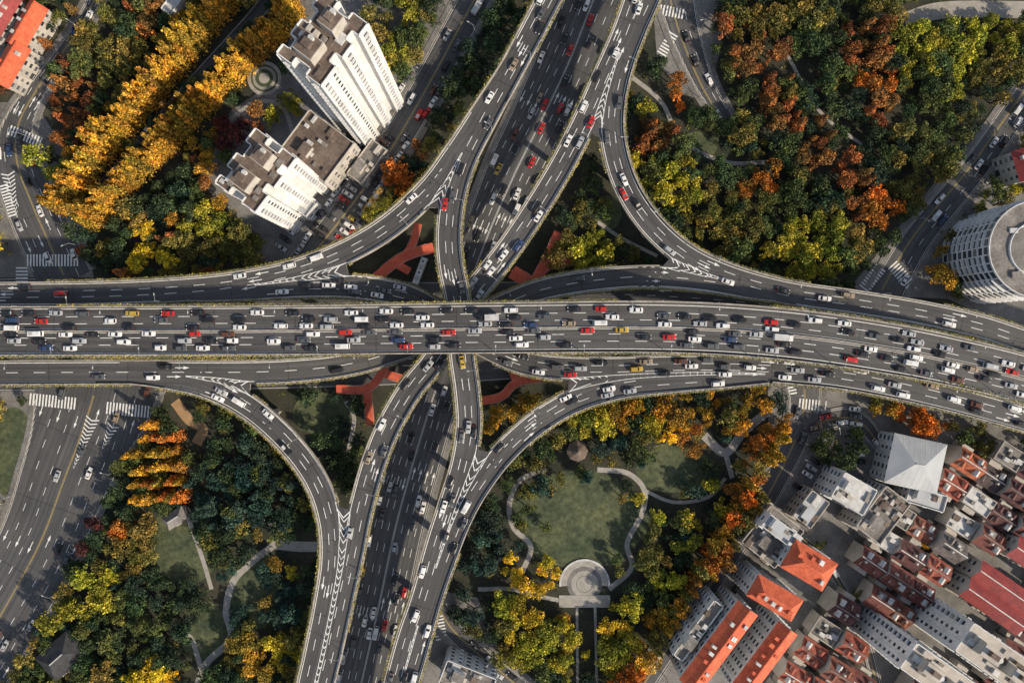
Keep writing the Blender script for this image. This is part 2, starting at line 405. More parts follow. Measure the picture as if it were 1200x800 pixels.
STREETS=[
 ('ns',[(735,-80,82),(700,-10,84),(668,70,78),(635,140,72),(605,200,68),(574,270,60),(548,340,58),(526,410,58),(503,480,60),(482,550,62),(463,620,64),(446,700,64),(428,780,64),(405,880,64)],8,24),
 ('ew',[(-220,392,132),(200,392,132),(500,390,120),(700,385,110),(900,395,100),(1100,430,100),(1400,510,100)],8,60),
 ('sw',[(118,430,150),(108,470,140),(95,510,118),(76,560,104),(45,640,96),(-10,740,92),(-60,830,90)],6,48),
 ('nw',[(78,330,64),(60,290,64),(38,240,62),(20,190,54),(22,145,34),(50,95,20),(95,30,16),(130,-40,16)],4,34),
 ('tower_st',[(590,-60,36),(548,15,36),(502,100,36),(455,180,36),(405,250,36),(355,312,36)],2,20),
 ('ne_top',[(775,-60,44),(790,-10,42),(803,40,34),(826,100,22),(850,140,16)],3,34),
 ('right',[(1280,10,32),(1205,110,32),(1140,200,32),(1075,280,34),(1035,350,40)],3,26),
 ('se',[(942,430,44),(940,490,32),(908,565,26),(862,640,24),(800,732,24),(735,830,24)],2,24),
 ('s',[(505,690,22),(525,730,22),(560,765,22),(620,815,22),(680,880,22)],2,24),
 ('avenue',[(108,232,11),(165,168,11),(228,96,12),(298,20,14),(345,-40,16)],2,60),
 ('se2',[(880,590,11),(960,650,11),(1010,740,11),(1040,860,11)],2,50),
 ('se3',[(940,500,22),(1000,490,22),(1038,530,12)],2,25),
]
SR=[]
for idx,(nm,pts,lanes,gap) in enumerate(STREETS):
    r=Road(nm,[(u,v,0,w) for u,v,w in pts],lanes,(),.04+.012*(idx+1) if nm!='ew' else .03); r.gap=gap; SR.append(r)
def in_other(r,p,marg=0):
    for q in SR:
        if q is r: continue
        d,j=q.info(p)
        if d<q.hw[j]+marg: return True
    return False
for r in SR:
    par=empty('street'); dk=Acc(); mk=Acc(); kb=Acc(); n=len(r.L)
    for i in range(n-1):
        a,b=r.hw[i],r.hw[i+1]
        dk.face([r.pt(i,-a),r.pt(i+1,-b),r.pt(i+1,b),r.pt(i,a)],'asph',uv=[(r.L[i],-a),(r.L[i+1],-b),(r.L[i+1],b),(r.L[i],a)])
        block_disc(r.W[i,0],r.W[i,1],a+(1.8 if r.name not in('avenue','se2','se3') else 0))
        if r.name in('ew',): continue
        for s in (1,-1):
            if in_other(r,r.pt(i,s*a)[:2],1) or in_other(r,r.pt(i+1,s*b)[:2],1): continue
            t=2.4 if r.name not in('avenue','se2','se3') else .5; h=.14
            kb.face([r.pt(i,s*a,0),r.pt(i+1,s*b,0),r.pt(i+1,s*b,h),r.pt(i,s*a,h)],'conc')
            kb.face([r.pt(i,s*a,h),r.pt(i+1,s*b,h),r.pt(i+1,s*(b+.3),h),r.pt(i,s*(a+.3),h)],'conc')
            kb.face([r.pt(i,s*(a+.3),h-.01),r.pt(i+1,s*(b+.3),h-.01),r.pt(i+1,s*(b+t),h-.01),r.pt(i,s*(a+t),h-.01)],'pave')
            kb.face([r.pt(i,s*(a+t),h-.01),r.pt(i+1,s*(b+t),h-.01),r.pt(i+1,s*(b+t),-.1),r.pt(i,s*(a+t),-.1)],'conc')
    if r.lanes>1 and r.name!='avenue':
        for j in range(1,r.lanes):
            fr=-1+2*j/r.lanes; l=0
            while l<r.L[-1]-5:
                o=fr*np.interp(l,r.L,r.hw)
                if j==r.lanes//2:
                    if not in_other(r,r.at(l,o)[:2]):
                        for oo in (-.2,.2) : strip_line(mk,r,o+oo,.14,l,l+3,'ypaint' if r.name!='ns' else 'paint',.02)
                    l+=3
                else:
                    if not in_other(r,r.at(l,o)[:2]): strip_line(mk,r,o,.2,l,l+3.5,'paint',.02)
                    l+=9
        for j in range(r.lanes):
            fr=-1+2*(j+.5)/r.lanes; dr=1 if j<r.lanes//2 else -1
            if r.lanes>=4:
                for l in np.arange(22,r.L[-1]-20,55):
                    o=fr*np.interp(l,r.L,r.hw)
                    if not in_other(r,r.at(l,o)[:2],2): arrow(mk,r,o,l,dr,.02)
        for s in (1,-1):
            l=0
            while l<r.L[-1]-5:
                o=s*(np.interp(l,r.L,r.hw)-.5)
                if not in_other(r,r.at(l,o)[:2]): strip_line(mk,r,o,.15,l,l+3,'paint',.02)
                l+=3
    dk.obj('carriageway',par); kb.obj('kerb',par); mk.obj('lane_markings',par)
cw=Acc()
def crosswalk(u,v,du,dv,length,width=11):
    d=np.array([du,-dv],float); d/=np.linalg.norm(d); nn=np.array([-d[1],d[0]])
    c=np.array(P(u,v)[:2]); L=length*S; W=width*S; n=int(L/1.25)
    for i in range(n):
        q=c+d*((i+.5)/n-.5)*L
        p=[q+d*a*.32+nn*b*W/2 for a,b in ((-1,-1),(1,-1),(1,1),(-1,1))]
        cw.face([(x[0],x[1],.235) for x in p],'paint')
for a in [(62,305,1,0,62,14),(30,160,1,.4,42,12),(26,322,0,1,20,14),(62,470,1,0.1,56,14),(150,480,1,.1,52,14),(785,14,1,.2,34,12),(782,52,.6,-1,30,12),
          (1022,326,.8,-1,34,14),(1056,322,.9,1,34,14),(926,452,.2,1,22,12),(952,474,1,.1,34,12),(515,735,.2,1,30,14),(10,235,.3,1,40,10)]: crosswalk(*a)
cw.obj('crosswalk')
isl=Acc()
for (ax_,ay_),(bx_,by_),wd in (((108,492),(84,555),9),((10,205),(22,262),9),((132,500),(118,530),8)):
    a0=np.array(P(ax_,ay_)[:2]);b0=np.array(P(bx_,by_)[:2]);d_=(b0-a0);Lq=np.linalg.norm(d_);d_/=Lq;n_=np.array([-d_[1],d_[0]])
    for q in range(int(Lq/1.6)):
        w_=wd*S*(1-q*1.6/Lq)*.9; c0=a0+d_*q*1.6
        for s in(1,-1):
            isl.face([(*(c0),.2),(*(c0+d_*.5),.2),(*(c0+d_*(-.6)+n_*s*w_),.2),(*(c0+d_*(-1.1)+n_*s*w_),.2)],'paint')
isl.obj('painted_island')
def ell(cu,cv,ru,rv,n=40,jit=.04):
    return [(cu+ru*math.cos(a)*(1+jit*math.sin(3*a+cu)),cv+rv*math.sin(a)*(1+jit*math.sin(2*a+cv))) for a in np.linspace(0,2*math.pi,n,endpoint=False)]
LAWNS=[ell(680,608,78,56),ell(788,548,44,30),ell(620,600,22,34),ell(215,640,45,45),ell(300,690,34,45),ell(378,485,36,26),ell(712,250,16,20),ell(15,530,26,55),ell(240,740,30,35),ell(820,170,22,16)]
for i,l in enumerate(LAWNS): polyobj('lawn',l,'lawn',.012+.003*i)
for l in (ell(680,606,66,48),ell(788,548,36,24),ell(205,645,24,28),ell(298,690,18,28),ell(378,485,26,16),ell(15,530,18,40),ell(242,742,15,20),ell(820,170,14,8)): block_poly([P(u,v)[:2] for u,v in l])
PATHS=[([(318,612),(324,634),(300,654),(274,680),(265,715),(270,748),(240,780),(225,830)],8,'path'),([(322,637),(350,640),(380,640)],12,'path'),([(218,600),(236,650),(248,690)],5,'path'),
([(205,738),(224,748),(236,784)],6,'path'),([(205,470),(222,492),(238,502),(230,520)],12,'sand'),([(640,550),(610,562),(597,590),(602,618),(622,640),(612,670)],6,'path'),
([(700,550),(735,554),(755,574),(752,602),(735,636),(740,665),(714,690)],6,'path'),([(754,574),(790,588),(830,582),(850,560)],4,'path'),([(825,510),(850,530),(872,505),(905,478)],10,'path'),
([(850,530),(858,560)],6,'path'),([(740,90),(775,120),(800,165),(850,190),(900,190)],5,'path'),([(1060,25),(1110,12),(1230,12)],20,'path'),([(676,700),(677,830)],3,'path'),([(697,700),(700,830)],3,'path'),
([(560,690),(600,690),(640,700),(676,706)],5,'path'),([(270,140),(300,120),(330,125),(345,160)],5,'path'),([(700,260),(730,280),(770,300)],4,'path'),([(405,470),(415,490),(408,530)],5,'path'),([(920,60),(960,130),(1010,170)],4,'path')]
for i,(pts,w,k) in enumerate(PATHS):
    r=Road('p',[(u,v,0,w) for u,v in pts],1,(),.05+.004*i,3.0); a=Acc()
    for j in range(len(r.L)-1):
        a.face([r.pt(j,-r.hw[j]),r.pt(j+1,-r.hw[j+1]),r.pt(j+1,r.hw[j+1]),r.pt(j,r.hw[j])],k); block_disc(r.W[j,0],r.W[j,1],r.hw[j]+(2.6 if i<5 else 1.9))
    a.obj('path')
pz=Acc(); cx,cy,_=P(685,684)
for k0,(ri,ro,kk,z,a0,a1) in enumerate([(0,5.5,'path',.15,0,360),(5.5,7.2,'pave',.14,0,360),(7.2,9.6,'path',.16,-5,185),(9.6,10.4,'unit',.5,-5,185),(3.2,3.5,'pave',.17,0,360)]):
    aa=np.radians(np.linspace(a0,a1,49))
    for a,b in zip(aa[:-1],aa[1:]):
        q=[(cx+rr*math.cos(t),cy+rr*math.sin(t),z) for rr,t in ((ri,a),(ro,a),(ro,b),(ri,b))]
        pz.face(q if ri>0 else q[1:]+[(cx,cy,z)] ,kk)
pz.box((cx,cy-7,.13),(21,5,.2),'path'); pz.obj('plaza'); block_disc(cx,cy,11.5); block_disc(cx,cy-7,10)
cg=Acc(); gx,gy,_=P(310,92)
for ri,ro,kk,z in ((0,2.2,'path',.3),(2.2,3.6,'lawn',.28),(3.6,4.8,'path',.16),(4.8,5.6,'lawn',.2),(5.6,7,'path',.17)):
    aa=np.linspace(0,2*math.pi,41)
    for a,b in zip(aa[:-1],aa[1:]):
        q=[(gx+rr*math.cos(t),gy+rr*math.sin(t),z) for rr,t in ((ri,a),(ro,a),(ro,b),(ri,b))]
        cg.face(q if ri>0 else q[1:]+[(gx,gy,z)],kk)
cg.obj('round_garden'); block_disc(gx,gy,10.5)
# ------------------------------------------------------------ red footbridges
def footbridge(lines,z=5.2):
    par=empty('footbridge'); d=Acc(); rl=Acc()
    for li,(pts,w) in enumerate(lines):
        r=Road('f',[(u,v,z,w) for u,v in pts],1,(),.02*li,3.0)
        for i in range(len(r.L)-1):
            a,b=r.hw[i],r.hw[i+1]
            d.face([r.pt(i,-a),r.pt(i+1,-b),r.pt(i+1,b),r.pt(i,a)],'red'); d.face([r.pt(i,-a,-.5),r.pt(i+1,-b,-.5),r.pt(i+1,b,-.5),r.pt(i,a,-.5)],'conc')
            for s in (1,-1):
                d.face([r.pt(i,s*a,-.5),r.pt(i+1,s*b,-.5),r.pt(i+1,s*b,-.001),r.pt(i,s*a,-.001)],'conc')
                if 2<i<len(r.L)-4 and i%2==0:
                    rl.cyl(r.pt(i,s*a,0.),r.pt(i,s*a,1.05),.04,.04,'unit',4); rl.cyl(r.pt(i,s*a,1.05),r.pt(i+2,s*r.hw[i+2],1.05),.05,.05,'unit',4)
            if i%10==5: d.cyl((r.W[i,0],r.W[i,1],0),(r.W[i,0],r.W[i,1],z-.5),.5,.5,'conc')
    d.obj('walkway',par); rl.obj('railing',par)
footbridge([([(440,326),(462,308),(480,298),(508,290)],12),([(474,300),(484,285),(490,262)],9),([(462,308),(480,318)],9)])
footbridge([([(598,320),(622,330),(636,312),(655,272)],11),([(630,322),(650,308),(682,306)],10),([(600,318),(622,332)],16)])
footbridge([([(394,456),(430,455),(448,436),(455,415)],10),([(430,455),(434,498)],10),([(446,436),(478,446)],10)])
footbridge([([(562,470),(588,464),(606,448),(645,440)],10),([(606,450),(600,432)],9)])
# ------------------------------------------------------------ buildings
def rect(l,w): return [(-l/2,-w/2),(l/2,-w/2),(l/2,w/2),(-l/2,w/2)]
def plan_tower(L,W):
    a,b=L/2,W/2; n=2.5
    return [(-a,-b),(-a*.35,-b),(-a*.35,-b+n),(-a*.1,-b+n),(-a*.1,-b),(a*.35,-b),(a*.35,-b+n),(a*.6,-b+n),(a*.6,-b),(a,-b),
         (a,-b*.3),(a-n,-b*.3),(a-n,b*.3),(a,b*.3),(a,b),(a*.5,b),(a*.5,b-n),(a*.1,b-n),(a*.1,b),(-a*.4,b),(-a*.4,b-n),(-a*.7,b-n),(-a*.7,b),(-a,b),(-a,b*.3),(-a+n,b*.3),(-a+n,-b*.3),(-a,-b*.3)]
def plan_arc(L,W):
    ro,ri=18.0,10
    return [(ro*math.cos(a),ro*math.sin(a)) for a in np.radians(np.linspace(85,268,19))]+[(ri*math.cos(a),ri*math.sin(a)) for a in np.radians(np.linspace(268,85,13))]
def building(name,cu,cv,lp,wp,du,dv,h,wall='white',roof='flat',kind='flat',plan=None,fh=3.0,bay=3.2,clutter=6,rise=3.0,win=True,bands=True,block=True):
    k=kz(h); L=lp*k; W=wp*k; ang=math.atan2(-dv,du); cx,cy,_=P(cu,cv,h)
    poly=plan(L,W) if plan else rect(L,W)
    ca,sa=math.cos(ang),math.sin(ang)
    par=empty(name,(cx,cy,0)); par.rotation_euler=(0,0,ang)
    wl=Acc(); gl=Acc(); rf=Acc(); n=len(poly)
    for i in range(n):
        a=np.array(poly[i]);b=np.array(poly[(i+1)%n]); e=b-a; el=np.linalg.norm(e); t=e/el; nn=np.array([t[1],-t[0]])
        top=h+(0.9 if kind=='flat' else 0)
        wl.face([(*a,0),(*b,0),(*b,top),(*a,top)],wall)
        if kind=='flat':
            ai,bi=a-nn*.3,b-nn*.3
            wl.face([(*ai,h),(*bi,h),(*bi,top),(*ai,top)],wall); wl.face([(*a,top),(*b,top),(*bi,top),(*ai,top)],wall)
        nf=int(h/fh); nb=max(1,int(el/bay)) if plan is plan_arc else int(el/bay)
        if win and nb>0:
            for f in range(nf):
                z0=f*fh+1.0; z1=z0+1.35
                if plan is plan_arc:
                    q0,q1=a+nn*.02,b+nn*.02; s0,s1=q0+nn*(.9 if i%3 else .3),q1+nn*(.9 if i%3 else .3); zb=f*fh+.75
                    wl.solid([(*q0,zb-.4),(*q1,zb-.4),(*s1,zb-.4),(*s0,zb-.4),(*q0,zb),(*q1,zb),(*s1,zb),(*s0,zb)],[(4,5,6,7),(3,2,1,0),(2,3,7,6),(0,3,7,4),(1,2,6,5)],wall)
                    gl.face([(*(a+nn*.03+t*.25),z0-.1),(*(b+nn*.03-t*.25),z0-.1),(*(b+nn*.03-t*.25),z1+.7),(*(a+nn*.03+t*.25),z1+.7)],'glass'); continue
                for q in range(nb):
                    c=a+t*el*(q+.5)/nb; ww=.62 if (q%3) else .9
                    p0,p1=c-t*ww+nn*.03,c+t*ww+nn*.03
                    gl.face([(*p0,z0),(*p1,z0),(*p1,z1),(*p0,z1)],'glass')
                    if bands and q%2==0:
                        o=.75 if q%4==0 else .3
                        q0,q1=c-t*(ww+.2)+nn*.01,c+t*(ww+.2)+nn*.01
                        s0,s1=q0+nn*o,q1+nn*o; zb=z0-.12
                        wl.solid([(*q0,zb-.15),(*q1,zb-.15),(*s1,zb-.15),(*s0,zb-.15),(*q0,zb),(*q1,zb),(*s1,zb),(*s0,zb)],[(4,5,6,7),(3,2,1,0),(2,3,7,6),(0,3,7,4),(1,2,6,5)],wall)
            if bands and plan is not plan_arc:
                for q in range(0,nb+1,2):
                    c=a+t*(el-.4)*q/max(1,nb)+t*.2
                    p=[c-t*.15+nn*.02,c+t*.15+nn*.02,c+t*.15+nn*.35,c-t*.15+nn*.35]
                    wl.solid([(*x,0) for x in p]+[(*x,h-.05) for x in p],[(4,5,6,7),(0,1,5,4),(1,2,6,5),(2,3,7,6),(3,0,4,7)],wall)
    if kind=='flat':
        rf.face([(*p,h) for p in poly],roof)
        for _ in range(clutter):
            x=random.uniform(-.42,.42)*L;y=random.uniform(-.4,.4)*W
            if not inpoly(x,y,poly): continue
            sx,sy,sz=random.uniform(1.2,4),random.uniform(1.0,2.6),random.uniform(.6,1.6)
            rf.box((x,y,h+sz/2+.001*_),(sx,sy,sz),random.choice(['unit','cream','flat','brownroof']))
        if h>30:
            for fx,fy,a,b,c in ((-.2,.02,.28,.40,4.5),(.22,-.04,.24,.34,5.5)):
                rf.box((fx*L,fy*W,h+c/2),(a*L,b*W,c),'cream'); rf.box((fx*L,fy*W,h+c+.12),(a*L*.92,b*W*.92,.25),roof)
                rf.box((fx*L,fy*W,h+c+1.1),(a*L*.4,b*W*.4,1.8),'brownroof'); rf.cyl((fx*L+a*L*.3,fy*W,h+c+.2),(fx*L+a*L*.3,fy*W,h+c+1.6),.9,.9,'unit',12)
        elif L>12 and not plan:
            rf.box((-.2*L,.1*W,h+1.5),(4.5,3.5,3),wall); rf.box((-.2*L,.1*W,h+3.08),(4.9,3.9,.14),roof)
    else:
        o=.6; x0,y0=L/2+o,W/2+o; rr=rise
        e=[(-x0,-y0,h),(x0,-y0,h),(x0,y0,h),(-x0,y0,h)]
        ins=min(L,W)/2 if kind=='hip' else 0
        if kind=='hip': r0,r1=(-(x0-ins*.95),0,h+rr),(x0-ins*.95,0,h+rr)
        else: r0,r1=(-x0,0,h+rr),(x0,0,h+rr)
        rf.face([e[0],e[1],r1,r0],roof); rf.face([e[2],e[3],r0,r1],roof)
        if kind=='hip': rf.face([e[1],e[2],r1],roof); rf.face([e[3],e[0],r0],roof)
        else:
            wl.face([(-L/2,-W/2,h),(-L/2,W/2,h),(-L/2,0,h+rr*.93)],wall); wl.face([(L/2,-W/2,h),(L/2,W/2,h),(L/2,0,h+rr*.93)],wall)
        rf.box((0,0,h+rr+.05),(abs(r1[0]-r0[0]),.4,.3),'unit' if roof!='orange' else 'orange')
        if roof=='metalroof':
            for q in range(-4,5):
                for s in (1,-1):
                    xx=q*L*.11; lim=max(0,1-abs(xx)/(x0)) if kind=='hip' else 1
                    rf.face([(xx-.12,s*y0,h+.04),(xx+.12,s*y0,h+.04),(xx+.12,s*y0*(1-lim),h+rr*lim+.05),(xx-.12,s*y0*(1-lim),h+rr*lim+.05)],'unit')
        for q in range(clutter):
            x=(q+.5)/clutter*L*.8-L*.4+random.uniform(-1,1); y=random.choice((-1,1))*W*random.uniform(.15,.32)
            rf.box((x,y,h+rr*.5+.5),(random.uniform(1,1.8),random.uniform(1.2,2),1.4),random.choice([wall,roof,'unit']))
    wl.obj('walls',par); gl.obj('windows',par); rf.obj('roof',par)
    dr=Acc(); dr.box((0,-W/2-.06,1.2),(2.4,.12,2.4),'dark')
    if not plan: dr.obj('door',par)
    if block: block_poly([( cx+(x*ca-y*sa)*1.08, cy+(x*sa+y*ca)*1.08) for x,y in poly])
    if not plan: block_disc(cx,cy,min(L,W)/2)
dT=(.60,-.80)
building('apartment_tower',378,46,92,66,*dT,70,'white','brownroof',plan=plan_tower,clutter=14)
building('apartment_tower',300,200,80,60,*dT,44,'white','brownroof',plan=plan_tower,clutter=14)
building('office_podium',372,172,58,66,*dT,17,'cream','brownroof',clutter=12,fh=4)
building('shop_building',345,232,20,50,*dT,8,'white','metalroof',clutter=4)
building('garage_building',430,190,50,22,*dT,7,'cream','flat',clutter=5)
building('tiled_house',12,75,50,24,.5,-.85,9,'cream','orange','gable',clutter=3)
building('tiled_house',32,30,54,22,.5,-.85,9,'cream','orange','gable',clutter=3)
building('tiled_house',0,20,54,22,.5,-.85,9,'cream','redroof','gable',clutter=3)
building('kiosk',203,4,28,14,.6,-.8,6,'white','unit','flat',clutter=1,win=False)
building('curved_apartment_block',1214,292,80,80,1,0,27,'white','flat',plan=plan_arc,clutter=20)
building('brick_building',1203,192,34,24,.3,1,12,'cream','redroof','gable',clutter=3)
building('market_hall',1073,543,60,56,1,.22,12,'white','metalroof','hip',clutter=0,rise=3.2)
building('market_annex',1085,584,46,20,1,.3,9,'white','metalroof','flat',clutter=6)
building('office_building',1000,578,44,34,.85,.5,16,'white','unit','flat',clutter=6)
building('office_building',1034,603,60,36,.6,-.8,15,'cream','flat','flat',clutter=24)
building('warehouse',950,596,38,26,.6,-.8,9,'cream','metalroof','flat',clutter=5)
building('school_building',905,628,56,50,.62,-.78,13,'cream','flat','flat',clutter=24)
building('school_wing',948,662,54,34,.85,.5,20,'white','orange','hip',clutter=4,rise=3.5)
building('school_wing',915,622,46,18,.8,.6,19,'white','metalroof','flat',clutter=6)
building('school_wing',908,700,58,26,.85,.5,20,'white','orange','hip',clutter=5)
building('apartment_block',842,758,112,26,.60,-.80,20,'white','orange','gable',clutter=9,rise=2.5)
building('apartment_block',894,775,96,24,.60,-.80,20,'white','orange','gable',clutter=8,rise=2.5)
building('apartment_block',818,738,80,14,.60,-.80,17,'white','flat','flat',clutter=9)
building('factory_hall',1176,688,74,22,.82,.57,11,'cream','redroof','gable',clutter=0,rise=2.5)
building('factory_hall',1164,710,78,22,.82,.57,11,'cream','redroof','gable',clutter=0,rise=2.5)
building('factory_hall',1203,650,36,24,.82,.57,12,'cream','redroof','gable',clutter=0,rise=2.5)
building('apartment_tower',1100,792,90,36,.82,.57,34,'white','cream',clutter=14)
building('apartment_tower',1168,772,96,40,.82,.57,32,'white','cream',clutter=16)
building('gate_building',548,797,62,30,.9,.35,12,'white','flat','flat',clutter=14)
building('park_hall',72,768,48,34,.75,-.66,7,'cream','dark','hip',clutter=0,rise=3.5)
building('park_hall',205,607,24,14,.8,-.5,5,'cream','flat','hip',clutter=0,rise=2)
pv=Acc(); px_,py_,_=P(677,529,5)
for i in range(8):
    a=i*math.pi/4; b=a+math.pi/4; c=lambda r,t,z:(px_+r*math.cos(t),py_+r*math.sin(t),z)
    pv.cyl(c(3,a,0),c(3,a,3.4),.18,.15,'bark',6)
    pv.face([c(4.4,a,3.2),c(4.4,b,3.2),c(1.6,b,4.8),c(1.6,a,4.8)],'brownroof'); pv.face([c(1.9,a,5.1),c(1.9,b,5.1),c(.1,b,6.6),c(.1,a,6.6)],'brownroof'); pv.face([c(1.4,a,4.7),c(1.4,b,4.7),c(1.4,b,5.2),c(1.4,a,5.2)],'bark')
pv.obj('park_pavilion'); block_disc(px_,py_,6)
def house_mesh(v):
    L,W,h,r=random.uniform(9.6,12),random.uniform(7.2,8.4),random.uniform(6.5,9),random.uniform(2.4,3.4); a=Acc()
    flat=v>=10
    if flat: r=.01
    for s in (-1,1):
        a.face([(-L/2,s*W/2,0),(L/2,s*W/2,0),(L/2,s*W/2,h),(-L/2,s*W/2,h)],'cream')
        a.face([(s*L/2,-W/2,0),(s*L/2,W/2,0),(s*L/2,W/2,h),(s*L/2,0,h+r*.95),(s*L/2,-W/2,h)],'cream')
        if not flat: a.face([(-L/2-.2,s*(W/2+.5),h-.15),(L/2+.2,s*(W/2+.5),h-.15),(L/2+.2,0,h+r),(-L/2-.2,0,h+r)],'tiles')
        for q in range(3):
            for z in (1.2,4.2):
                x=(q-1)*L*.3; a.face([(x-.6,s*(W/2+.02),z),(x+.6,s*(W/2+.02),z),(x+.6,s*(W/2+.02),z+1.5),(x-.6,s*(W/2+.02),z+1.5)],'glass')
        for q in range(2):
            if not flat and random.random()<.65:
                x=(q-.5)*L*.5+random.uniform(-.6,.6); y=s*W*.27
                a.box((x,y,h+r*.55),(1.7,2.2,1.6),'cream')
                a.solid([(x-1.05,y-1.3,h+r*.55+.8),(x+1.05,y-1.3,h+r*.55+.8),(x+1.05,y+1.3,h+r*.55+.8),(x-1.05,y+1.3,h+r*.55+.8),(x,y-1.3,h+r*.55+1.4),(x,y+1.3,h+r*.55+1.4)],[(0,4,5,3),(1,2,5,4),(0,1,4),(2,3,5)],random.choice(['tiles','unit']))
    if flat:
        a.box((0,0,h+.1),(L+.3,W+.3,.3),random.choice(['flat','unit']))
        for s in (-1,1): a.box((0,s*W/2,h+.6),(L+.3,.25,.7),'cream'); a.box((s*L/2,0,h+.6),(.25,W-.3,.7),'cream')
        for q in range(6): a.box((random.uniform(-.38,.38)*L,random.uniform(-.36,.36)*W,h+.7+q*.01),(random.uniform(.8,3),random.uniform(.8,2),random.uniform(.7,1.9)),random.choice(['unit','cream','brownroof','flat']))
    else: a.box((0,0,h+r+.1),(L,.4,.3),'unit' if v%2 else 'flat')
    if v%3==0 and not flat:
        x=random.uniform(-.25,.25)*L; a.box((x,-W*.25,h+r*.5+.3),(3.2,2.8,.9),'flat'); a.box((x+.6,-W*.25,h+r*.5+1.0),(1.2,1.2,.6),'unit')
    if not flat:
        for q in range(2): a.box((random.uniform(-.4,.4)*L,random.choice((-1,1))*W*.15,h+r),(.7,.9,1.6),'cream')
    a.box((random.uniform(-.2,.2)*L,-W/2-1.1,h*.36),(L*.45,2.2,h*.72),'cream'); a.box((0,-W/2-.08,1.1),(1.1,.1,2.2),'dark')
    a.box((random.uniform(-.3,.3)*L,W/2+.7,h*.3),(L*.25,1.4,h*.6),'flat')
    return a.mesh('row_house')
HM=[house_mesh(i) for i in range(13)]
reg=[(1112,512),(1260,530),(1260,900),(910,900),(905,810),(940,728),(1000,640),(1050,600),(1115,590)]
ax=np.array([.84,-.54]); ay=np.array([.54,.84]); base=np.array(P(1080,660)[:2])
hc=[(.14,.045,.038),(.18,.06,.045),(.10,.04,.038),(.24,.085,.055),(.15,.09,.07),(.09,.065,.062),(.15,.13,.125),(.42,.12,.055),(.30,.08,.05)]
nh=0
for i in range(-20,21):
    for j in range(-22,23):
        p=base+ax*(i*11.4+random.uniform(-.5,.5))+ay*(j*10.9+random.uniform(-.5,.5))
        u=600+p[0]/kz(9);v=400-p[1]/kz(9)
        if not inpoly(u,v,reg): continue
        m_=[(int(p[1]+dy)+230,int(p[0]+dx)+320) for dx in (-3.5,0,3.5) for dy in (-3.5,0,3.5)]
        if sum(1 for a,b in m_ if 0<=a<460 and 0<=b<640 and mask[a,b])>1: continue
        rot=math.atan2(ax[1],ax[0])+random.choice((0,math.pi))+random.gauss(0,.02)
        blkc=random.Random((j//2)*31+(i//5)).choice(hc)
        col=blkc if random.random()<.5 else (random.choice(hc[:7]) if random.random()<.85 else random.choice(hc[7:]))
        hm=random.choice(HM[:10]) if random.random()<.84 else random.choice(HM[10:])
        put(hm,'brick_row_house',None,(p[0],p[1],0),(0,0,rot),(1,1,random.uniform(.8,1.2)),col); nh+=1
        block_disc(p[0],p[1],4.6)
# ------------------------------------------------------------ trees
def tree_mesh(kind,seed):
    rs=random.getstate(); random.seed(seed); a=Acc()
    if kind=='cone':
        a.cyl((0,0,0),(0,0,9),.28,.05,'bark',6)
        for i in range(9):
            z=2.2+i*.95; rr=2.3*(1-i/9.5)+.35; an0=random.random()*6
            nb=6 if i<7 else 4
            for q in range(nb):
                an=an0+q*6.283/nb+random.uniform(-.3,.3); t=random.random()
                if i<5: a.cyl((0,0,z),(rr*.8*math.cos(an),rr*.8*math.sin(an),z-.2),.06,.02,'bark',3)
                for _ in range(15):
                    f=random.uniform(.15,1.05)*rr; aa=an+random.gauss(0,.28)
                    leafquad(a,(f*math.cos(aa),f*math.sin(aa),z-f*.18+random.uniform(-.35,.35)),.62,'leaf',t,.6)
    else:
        hgt={'round':6.2,'spread':6.6,'tall':8.2}[kind]; R_={'round':3.5,'spread':4.4,'tall':2.9}[kind]
        a.cyl((0,0,0),(random.uniform(-.2,.2),random.uniform(-.2,.2),hgt*.55),.34,.2,'bark',7)
        ncl={'round':16,'spread':21,'tall':17}[kind]; ex=random.uniform(.8,1.25)
        for c in range(ncl):
            an=c*2.399+random.uniform(-.5,.5); f=math.sqrt((c+.4)/ncl)*random.uniform(.7,1.15)*R_*.88
            zt=hgt*(1.02-.36*(f/R_)**2)+random.uniform(-.9,.9)
            if kind=='tall': zt=hgt*(.55+.5*random.random())
            cc=Vector((f*math.cos(an)*ex,f*math.sin(an)/ex,zt)); rc=random.uniform(.7,1.45)
            if c%2==0: a.cyl((0,0,hgt*.45),(cc.x*.85,cc.y*.85,cc.z-.4),.13,.04,'bark',4)
            tint=min(1,max(0,random.gauss(.5,.3))); nl=int(50*rc*rc/1.2)
            for _ in range(nl):
                d=Vector((random.gauss(0,1),random.gauss(0,1),random.gauss(.3,1))).normalized()*rc*random.uniform(.7,1.12)
                d.z*=.85; leafquad(a,cc+d,random.uniform(.42,.76),'leaf',tint,.2)
    random.setstate(rs); return a.mesh(kind+'_tree')
TM={'round':[tree_mesh('round',i) for i in range(6)],'spread':[tree_mesh('spread',20+i) for i in range(4)],'tall':[tree_mesh('tall',40+i) for i in range(3)],'cone':[tree_mesh('cone',60+i) for i in range(4)]}
